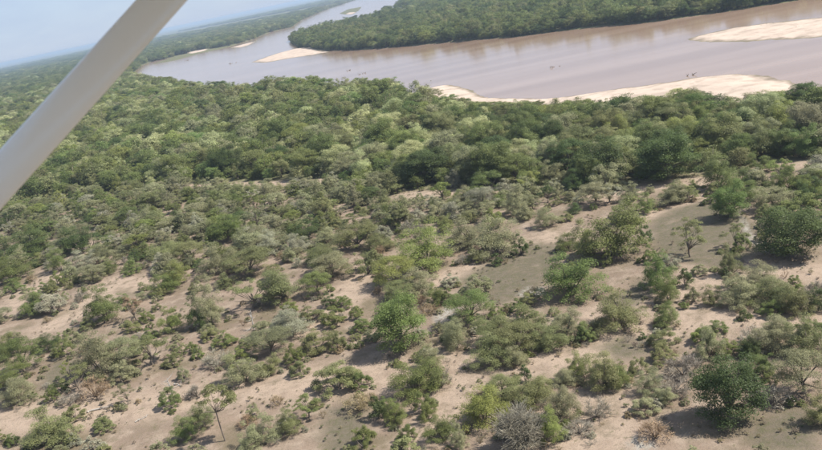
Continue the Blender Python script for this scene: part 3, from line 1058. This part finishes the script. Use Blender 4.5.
def not_gap(p):
    px, py, _ = to_px(p['P'][0], p['P'][1])
    if px > 330:
        for gx, gy, gw, gh in GAPS:
            if ((px - gx) / gw) ** 2 + ((py - gy) / gh) ** 2 < rng.uniform(.5, 1.3): return False
        return True
    return abs(py - np.interp(px, *zip(*gap))) > 1.6


fst3 = [p for p in fst3 if not_gap(p)]
fst2 = [p for p in fst2 if not_gap(p)]
fst = [p for p in fst if not_gap(p)]

# the largest become individuals, the rest read as one mass
KINDOF = {'open': 'tree', 'dry': 'shrub', 'bare': 'shrub', 'scrub': 'tree', 'acacia': 'tree', 'round': 'tree', 'shrub': 'shrub'}
for p in scr + fst:
    px, py, c = to_px(p['P'][0], p['P'][1])
    p['px'], p['py'], p['size'] = px, py, p['W'] * F_PX / c
n_tree = sum(1 for p in plants if p['k'] in 'AKRVU')
n_shrub = sum(1 for p in plants if p['k'] in 'SCDB')
inview = lambda p: 4 < p['px'] < 818 and 70 < p['py'] < 448
cand_t = sorted([p for p in scr + fst if KINDOF[p['s']] == 'tree' and inview(p)], key=lambda p: -p['size'])[:max(0, 300 - n_tree)]
cand_s = sorted([p for p in scr if KINDOF[p['s']] == 'shrub' and inview(p)], key=lambda p: -p['size'])[:max(0, 300 - n_shrub)]
single = {id(p) for p in cand_t + cand_s}
mass = [p for p in scr + fst + fst2 + fst3 if id(p) not in single]

names = {'tree': 'scrub_tree', 'shrub': 'shrub'}


def place(style, tone, P, Wd, Hh, name, label, cat, group, r):
    k = r.integers(len(PROTO[style]))
    if style == 'bare': k = 0 if Wd > 10 else 1 + r.integers(3)
    tm, cmesh = PROTO[style][k]
    root = bpy.data.objects.new(name, None)
    root.empty_display_size = .5
    COL.objects.link(root)
    root.location = (P[0], P[1], tz(P[0], P[1]) - .05)
    root.rotation_euler = (0, 0, r.uniform(0, 2 * PI))
    root.scale = (Wd, Wd * r.uniform(.85, 1.1), Hh)
    tag(root, label, cat, group)
    bare = style in ('bare', 'dry')
    tree = cat == 'tree'
    t = bpy.data.objects.new('trunk' if tree else 'stems', tm); COL.objects.link(t); t.parent = root
    c = bpy.data.objects.new('branches' if bare else ('crown' if tree else 'foliage'), cmesh); COL.objects.link(c); c.parent = root
    j = r.uniform(.86, 1.16)
    c.color = (*[v * j for v in TONES[tone]], 1)
    return root


r0 = np.random.default_rng(21)
for p in plants:
    st = KSTYLE[p['k']]
    tree = p['k'] in 'AKRVU'
    name = {'A': 'spreading_tree', 'K': 'bushy_tree', 'R': 'round_tree', 'V': 'open_tree', 'U': 'flat_topped_tree',
            'S': 'shrub', 'C': 'pointed_shrub', 'B': 'leafless_shrub', 'D': 'dry_shrub'}[p['k']]
    grp = {'A': 'spreading trees scattered over the bare ground', 'K': 'bushy trees of the open scrub', 'R': 'dense round trees',
           'V': 'thin open-crowned trees', 'S': 'low shrubs on the bare soil', 'C': 'small pointed shrubs', 'B': 'leafless grey shrubs',
           'D': 'dry twiggy shrubs', 'U': None}[p['k']]
    place(st, p['t'], p['P'], p['W'], p['H'], name, p['label'], 'tree' if tree else 'shrub', grp, r0)


MARK2 = dict(LANDMARK)
MARK2.update({(425, 189): 'the dark round forest tree at centre', (600, 187): 'the wide dark tree at forest edge', (228, 247): 'the small round green tree left of centre',
              (171, 269): 'the olive spreading tree at left', (30, 263): 'the dark bushy tree at left edge', (333, 284): 'the grey-green spreading tree by the path',
              (809, 214): 'the dark bushy tree at right edge', (498, 263): 'the tree above the grassy clearing'})
buckets = {}
for p in cand_t + cand_s:
    kind = KINDOF[p['s']]
    fr = np.interp(p['px'], EX, EY) - p['py'] > 0
    m = min(MARK2, key=lambda q: math.hypot(q[0] - p['px'], q[1] - p['py']))
    dx, dy = p['px'] - m[0], p['py'] - m[1]
    tw = {'L': 'pale-topped', **TWORD}[p['t']]
    size = 'small' if p['size'] < (26 if kind == 'tree' else 10) else 'larger'
    what = ('forest-edge tree' if fr else 'thicket tree') if kind == 'tree' else {'shrub': 'filler shrub', 'dry': 'dry bush', 'bare': 'bare twiggy bush'}[p['s']].replace('filler', 'rounded')
    p['grp'] = ('trees in the front rows of the forest' if fr else 'trees crowded in the scrub') if kind == 'tree' else 'small shrubs between the scrub trees'
    buckets.setdefault((size, tw, what, direction(dx, dy), MARK2[m]), []).append((math.hypot(dx, dy), p))
ORD += ['tenth', 'eleventh', 'twelfth', 'thirteenth', 'fourteenth', 'fifteenth', 'sixteenth']
for (size, tw, what, dr, mk), L in buckets.items():
    L.sort(key=lambda q: q[0])
    for i, (_, p) in enumerate(L):
        o_ = '' if len(L) == 1 else ORD[min(i, len(ORD) - 1)] + ' '
        p['label'] = f'{o_}{size} {tw} {what} {dr} {mk}'
        if len(p['label'].replace('-', ' ').split()) > 16: p['label'] = f'{o_}{size} {tw} {what} {dr} {mk}'.replace('pale grey-green', 'pale').replace(' bare twiggy ', ' bare ').replace(' rounded ', ' ')
        if len(p['label'].replace('-', ' ').split()) > 16: p['label'] = p['label'].replace(' the ', ' ')

for p in cand_t + cand_s:
    kind = KINDOF[p['s']]
    nm = 'thicket_tree' if kind == 'tree' else {'shrub': 'small_shrub', 'dry': 'dry_bush', 'bare': 'twiggy_bush'}[p['s']]
    place(p['s'], p['t'], p['P'], p['W'], p['H'], nm, p['label'], kind, p['grp'], r0)


# ------------------------------------------------------------------ masses of trees (beyond counting)
def instancer(name, pts, proto_objs, proto_of):
    """points carrying size, turn and tint; a plant is set on every point"""
    col = bpy.data.collections.new(name + '_kinds')
    for i, (nm, me) in enumerate(proto_objs):
        o = bpy.data.objects.new(f'{nm}_{i:02d}', me); col.objects.link(o)
    me = bpy.data.meshes.new(name)
    n = len(pts)
    me.vertices.add(n)
    co = np.array([p['co'] for p in pts]); me.vertices.foreach_set('co', co.ravel())
    a = me.attributes.new('size', 'FLOAT_VECTOR', 'POINT'); a.data.foreach_set('vector', np.array([p['sc'] for p in pts]).ravel())
    a = me.attributes.new('turn', 'FLOAT_VECTOR', 'POINT'); a.data.foreach_set('vector', np.array([(0, 0, p['rz']) for p in pts], float).ravel())
    a = me.attributes.new('tint', 'FLOAT_COLOR', 'POINT'); a.data.foreach_set('color', np.array([(*p['col'], 1) for p in pts]).ravel())
    a = me.attributes.new('pick', 'INT', 'POINT'); a.data.foreach_set('value', np.array([p['pick'] for p in pts], np.int32))
    o = bpy.data.objects.new(name, me); COL.objects.link(o)
    ng = bpy.data.node_groups.new(name + '_nodes', 'GeometryNodeTree')
    ng.interface.new_socket('Geometry', in_out='INPUT', socket_type='NodeSocketGeometry')
    ng.interface.new_socket('Geometry', in_out='OUTPUT', socket_type='NodeSocketGeometry')
    N, L = ng.nodes, ng.links
    gi, go = N.new('NodeGroupInput'), N.new('NodeGroupOutput')
    ci = N.new('GeometryNodeCollectionInfo')
    ci.inputs['Collection'].default_value = col
    ci.inputs['Separate Children'].default_value = True
    ci.inputs['Reset Children'].default_value = True
    iop = N.new('GeometryNodeInstanceOnPoints')
    iop.inputs['Pick Instance'].default_value = True

    def attr(nm, ty):
        t = N.new('GeometryNodeInputNamedAttribute'); t.data_type = ty; t.inputs['Name'].default_value = nm
        return t.outputs['Attribute']
    L.new(gi.outputs[0], iop.inputs['Points'])
    L.new(ci.outputs[0], iop.inputs['Instance'])
    L.new(attr('pick', 'INT'), iop.inputs['Instance Index'])
    L.new(attr('turn', 'FLOAT_VECTOR'), iop.inputs['Rotation'])
    L.new(attr('size', 'FLOAT_VECTOR'), iop.inputs['Scale'])
    L.new(iop.outputs[0], go.inputs[0])
    md = o.modifiers.new('plants', 'NODES'); md.node_group = ng
    return o


kinds, kind_index = [], {}
for style, cnt, nl, sz in (('round', 6, 6500, .0195), ('acacia', 6, 5200, .0195), ('scrub', 7, 5600, .0185), ('shrub', 4, 2200, .031), ('open', 3, 2200, .019)):
    kind_index[style] = []
    for k in range(cnt):
        r = np.random.default_rng(3000 + len(kinds))
        C = clump_layout(style, r)
        q, nq, tone = foliage(C, nl, sz, r)
        kind_index[style].append(len(kinds))
        kinds.append(('plant', leaf_mesh('woodland_' + style, q, nq, tone, M_LEAF_I, limbs(C, style, r), M_BARK)))

for style in ('dry', 'bare'):
    kind_index[style] = []
    for k in range(2):
        r = np.random.default_rng(3500 + len(kinds))
        q, nq, tone = bare_branches(r, 9, 8, 5)
        kind_index[style].append(len(kinds))
        kinds.append(('plant', leaf_mesh('woodland_' + style, q, nq, tone, M_LEAF_I)))
pts_near, pts_bank, pts_far = [], [], []
fb = {id(p) for p in far_bank}
MP = np.array([p['P'] for p in mass])
MZ = terrain(MP[:, 0], MP[:, 1])[0]
for p, z in zip(mass, MZ):
    base = np.array(TONES[p['t']]) * rng.uniform(.8, 1.2)
    q = dict(co=(p['P'][0], p['P'][1], z - .1), sc=(p['W'], p['W'] * rng.uniform(.85, 1.15), p['H']), rz=rng.uniform(0, 2 * PI),
             col=base, pick=kind_index[p['s']][rng.integers(len(kind_index[p['s']]))])
    R = math.hypot(*p['P'])
    (pts_bank if id(p) in fb else pts_far if R > 1400 else pts_near).append(q)
print('mass', len(pts_near), len(pts_bank), len(pts_far), 'single', len(plants), len(cand_t), len(cand_s), 'tree/shrub', n_tree, n_shrub)
tag(instancer('forest', pts_near, kinds, None), 'closed green forest between the open scrub and the brown river', 'forest', kind='stuff')
tag(instancer('far_bank_forest', pts_bank, kinds, None), 'dark green forest along the far bank of the river', 'forest', kind='stuff')
tag(instancer('distant_forest', pts_far, kinds, None), 'hazy blue-green woodland reaching to the horizon', 'forest', kind='stuff')

# undergrowth at the skirts of the bigger plants
ug = []
for p in plants:
    if p['k'] in 'CDU' or (p['x'], p['y']) in ((400, 360), (687, 268), (727, 439), (789, 270), (519, 260)): continue
    for _ in range(int(rng.integers(2, 6) * min(1.6, p['W'] / 6))):
        th = rng.uniform(0, 2 * PI); rad = p['W'] * rng.uniform(.35, .75)
        q_ = p['P'] + rad * np.array([math.cos(th), math.sin(th)])
        s_ = rng.choice(['shrub', 'shrub', 'shrub', 'dry', 'bare'])
        t_ = rng.choice(['O', 'Y', 'G', 'T', 'P']) if s_ == 'shrub' else rng.choice(['T', 'R'])
        Wd = rng.uniform(.9, 2.6)
        ug.append(dict(co=(q_[0], q_[1], tz(*q_) - .05), sc=(Wd, Wd, Wd * rng.uniform(.45, .8)), rz=rng.uniform(0, 6.28),
                       col=np.array(TONES[t_]) * rng.uniform(.7, 1.1), pick=kind_index[s_][rng.integers(len(kind_index[s_]))]))
print('undergrowth', len(ug))
tag(instancer('undergrowth', ug, kinds, None), 'low tangled undergrowth at the skirts of the scrub trees', 'undergrowth', kind='stuff')

# low dry tufts and seedlings on the open ground
tk = []
for k in range(3):
    r = np.random.default_rng(90 + k)
    C = [(r.normal() * .2, r.normal() * .2, .3, .25, .3) for _ in range(5)]
    q, nq, tone = foliage(C, 70, .10, r)
    tk.append(('tuft', leaf_mesh('tuft', q, nq, tone, M_LEAF_I)))
TP = jitter_grid(-170, 170, 110, 360, 1.55, rng)
TP = TP[visible(TP, 30)]
es = edge_side(TP)
TP = TP[es < 20]
wv_ = wob(TP[:, 0] * 5, TP[:, 1] * 5) + .5 * wob(TP[:, 0] * 17 + 3, TP[:, 1] * 17)
TP = TP[(rng.random(len(TP)) < np.clip(.05 + .8 * wv_, .015, .5))]
TZ = terrain(TP[:, 0], TP[:, 1])[0]
tuft_tones = [(.17, .145, .075), (.12, .12, .055), (.22, .18, .11), (.14, .11, .08), (.085, .10, .04)]
pts = []
for q_, z in zip(TP, TZ):
    s = rng.uniform(.3, 1.0) + .7 * (rng.random() < .15)
    pts.append(dict(co=(q_[0], q_[1], z), sc=(s, s, s * rng.uniform(.35, .8)), rz=rng.uniform(0, 6.28),
                    col=tuft_tones[rng.integers(len(tuft_tones))], pick=int(rng.integers(3))))
print('tufts', len(pts))
tag(instancer('dry_tufts', pts, tk, None), 'dry grass tufts and seedlings sprinkled over the bare soil', 'grass', kind='stuff')


# ------------------------------------------------------------------ dead wood
def log(name, x0, y0, x1, y1, rad, label, knots=5, seed=1):
    r = np.random.default_rng(seed)
    a, b = ground_at(x0, y0), ground_at(x1, y1)
    base = np.array([*(a + b) / 2, tz(*((a + b) / 2))])
    root = bpy.data.objects.new(name, None); COL.objects.link(root)
    root.location = base
    tag(root, label, 'dead wood')
    P = []
    for i in range(knots + 2):
        t = i / (knots + 1)
        q = a * (1 - t) + b * t + r.normal(size=2) * .22
        P.append((q[0] - base[0], q[1] - base[1], rad * .8 + .12 * r.random()))
    v, f = tube_path(P, [rad * (1 - .6 * i / (knots + 1)) for i in range(knots + 2)], 7)
    mesh_obj('trunk', v, f, [M_PALE], root)
    for k in range(4):
        i = 1 + int(r.random() * knots)
        s = np.array(P[i]); d = r.normal(size=3) * [1, 1, .4]; d[2] = abs(d[2]) + .2
        e = s + d * r.uniform(.7, 1.5)
        v, f = tube_path([s, (s + e) / 2 + r.normal(size=3) * .1, e], [rad * .45, rad * .3, rad * .1], 5)
        mesh_obj('branch', v, f, [M_PALE], root)


def snag(x, y, hpx, label, seed):
    r = np.random.default_rng(seed)
    P, Wd, Hh = aspect(x, y, 8, hpx)
    root = bpy.data.objects.new('dead_tree', None); COL.objects.link(root)
    root.location = (P[0], P[1], tz(*P)); tag(root, label, 'dead tree')
    top = np.array([r.normal() * .4, r.normal() * .4, Hh])
    v, f = tube_path([(0, 0, -.1), (0.1, 0, Hh * .4), tuple(top * [.7, .7, .75]), tuple(top)], [.2, .15, .1, .03], 7)
    mesh_obj('trunk', v, f, [M_PALE], root)
    for k in range(7):
        t = r.uniform(.35, .9)
        s = top * t; th = r.random() * 2 * PI
        e = s + np.array([math.cos(th), math.sin(th), r.uniform(.1, .8)]) * r.uniform(.8, 2.0)
        m = (s + e) / 2 + r.normal(size=3) * .15
        v, f = tube_path([s, m, e], [.085, .06, .02], 5)
        mesh_obj('branch', v, f, [M_PALE], root)


log('fallen_log', 88, 418, 113, 412, .24, 'pale fallen trunk lying on bare soil at lower left', 6, 3)
log('dead_branch', 138, 427, 152, 420, .13, 'grey dead branch on open soil right of the pale fallen trunk', 4, 5)
log('bleached_log', 176, 389, 184, 391, .15, 'short bleached trunk lying above a small green shrub', 4, 7)
log('bleached_stick', 82, 362, 89, 354, .2, 'bleached log glinting among the lower-left clump of trees', 3, 9)
log('fallen_snag', 248, 334, 256, 330, .15, 'bleached fallen limb in the shade left of the sandy path', 3, 12)
snag(172, 400, 15, 'bleached forked dead tree on bare soil at lower left', 31)
snag(253, 334, 17, 'pale leafless dead tree leaning in front of the left thicket', 32)
snag(288, 440, 14, 'pale dead stem inside the olive bush near the bottom edge', 33)


# drift wood stranded in the river
for i, (x, y, lab) in enumerate([(187, 60.3, 'dark drift wood snag in the water near the far left bank'),
                                 (232, 63, 'drift wood snag in mid river left of the sand spit'),
                                 (349, 70, 'drift wood pile in the river above the forest edge'),
                                 (362, 73.5, 'small drift wood snag low in the river near the forest'),
                                 (554, 66.5, 'tiny dark snag alone in the wide brown water'),
                                 (768, 24, 'dark drift wood along the upper edge of the right sandbar'),
                                 (797, 27, 'small dark drift wood lying on top of the right sandbar'),
                                 (690, 74.5, 'dark drift wood beside the near sandbar at the water')]):
    P = ground_at(x, y); r = np.random.default_rng(60 + i)
    sc_ = .45 + np.hypot(*P) / 2600
    root = bpy.data.objects.new('driftwood', None); COL.objects.link(root); root.location = (P[0], P[1], WATER_Z)
    tag(root, lab, 'driftwood', 'driftwood stranded in the river')
    for k in range(5):
        a = r.normal(size=3) * [2.0, 1.5, 0] * sc_
        e = a + np.array([r.normal() * 2.2, r.normal() * 2.2, r.uniform(.6, 2.0)]) * sc_
        a[2] = -.3
        v, f = tube_path([a, (a + e) / 2 + r.normal(size=3) * .3, e], [.4 * sc_, .3 * sc_, .1 * sc_], 6)
        mesh_obj('trunk' if k == 0 else 'branch', v, f, [M_BARK], root)


# ------------------------------------------------------------------ the aircraft the view is taken from
def paint():
    m, n, l, out = new_mat('white_aircraft_paint')
    b = n.new('ShaderNodeBsdfPrincipled')
    b.inputs['Roughness'].default_value = .24
    b.inputs['Coat Weight'].default_value = .5
    b.inputs['Coat Roughness'].default_value = .08
    t = n.new('ShaderNodeTexNoise'); t.inputs['Scale'].default_value = 6; t.inputs['Detail'].default_value = 6
    mx = n.new('ShaderNodeMixRGB')
    mx.inputs['Color1'].default_value = (.70, .735, .72, 1); mx.inputs['Color2'].default_value = (.77, .80, .785, 1)
    l.new(t.outputs['Fac'], mx.inputs['Fac']); l.new(mx.outputs['Color'], b.inputs['Base Color'])
    l.new(b.outputs['BSDF'], out.inputs['Surface'])
    return m


M_PAINT = paint()
plane = bpy.data.objects.new('light_aircraft', None); COL.objects.link(plane); plane.location = (0, 0, HGT)
tag(plane, 'pale grey wing strut of the light aircraft, slanting across the upper left corner', 'aircraft')


def cam_pt(px, py, depth):
    return (fwd * depth + right * ((px - CX) / F_PX * depth) - up * ((py - CY) / F_PX * depth))


A = cam_pt(-330, 546.7, 2.05)
B = cam_pt(162 + 250 * .9, -250, 2.62)
ax = (B - A) / np.linalg.norm(B - A)
chord = np.cross(ax, fwd); chord /= np.linalg.norm(chord)
if chord @ right < 0: chord = -chord
thick = np.cross(chord, ax)


def foil(c, t, n=28):
    """streamlined strut section: blunt nose towards -chord"""
    out = []
    for k in range(n):
        a = 2 * PI * k / n
        u = -math.cos(a)                       # -1 nose .. 1 tail
        w = math.sin(a) * (1 - .28 * u)
        out.append((u * c / 2, w * t / 2))
    return out


def strut_mesh(p, q, c, t, name):
    sec = foil(c, t)
    V, Fc = [], []
    for pt in (p, q):
        for (u, w) in sec: V.append(pt + chord * u + thick * w)
    n = len(sec)
    for k in range(n): Fc.append((k, (k + 1) % n, n + (k + 1) % n, n + k))
    Fc.append(tuple(range(n))[::-1]); Fc.append(tuple(range(n, 2 * n)))
    return mesh_obj(name, V, Fc, [M_PAINT], plane, True)


strut_mesh(A, B, .104, .056, 'wing_strut')
cuff = A + (B - A) * .665
strut_mesh(cuff, B, .1075, .0595, 'strut_cuff')
band = A + (B - A) * .664
strut_mesh(band, band + ax * .012, .1085, .0605, 'seam_band')
# wing overhead, out of the frame: the strut hangs from it and lies in its shade
wz0 = B[2] - .02
V, Fc = [], []
for yy, dz in ((-.6, -.1), (7.5, .35)):
    for (cx_, cz_) in ((-1.5, 0), (-1.42, .09), (-1.1, .16), (-.4, .16), (.5, .06), (1.0, 0), (.3, -.03), (-.6, -.05), (-1.3, -.05)):
        V.append((cx_ + .25, yy, wz0 + cz_ + dz))
for k in range(9): Fc.append((k, (k + 1) % 9, 9 + (k + 1) % 9, 9 + k))
Fc.append(tuple(range(9))[::-1]); Fc.append(tuple(range(9, 18)))
mesh_obj('wing', V, Fc, [M_PAINT], plane)
print('strut', A, B)

# ------------------------------------------------------------------ air
HAZE = 1.0 / 11500
hv = [(x, y, z) for z in (-6, HGT + 6) for x, y in ((-47000, -47000), (47000, -47000), (47000, 47000), (-47000, 47000))]
hf = [(3, 2, 1, 0), (4, 5, 6, 7), (0, 1, 5, 4), (1, 2, 6, 5), (2, 3, 7, 6), (3, 0, 4, 7)]
hm, n, l, out = new_mat('haze_air')
pv = n.new('ShaderNodeVolumePrincipled')
pv.inputs['Color'].default_value = (.50, .63, .82, 1)
pv.inputs['Density'].default_value = HAZE
pv.inputs['Anisotropy'].default_value = .2
l.new(pv.outputs['Volume'], out.inputs['Volume'])
tag(mesh_obj('haze', hv, hf, [hm]), 'thin blue haze over the plain', 'haze', kind='stuff')
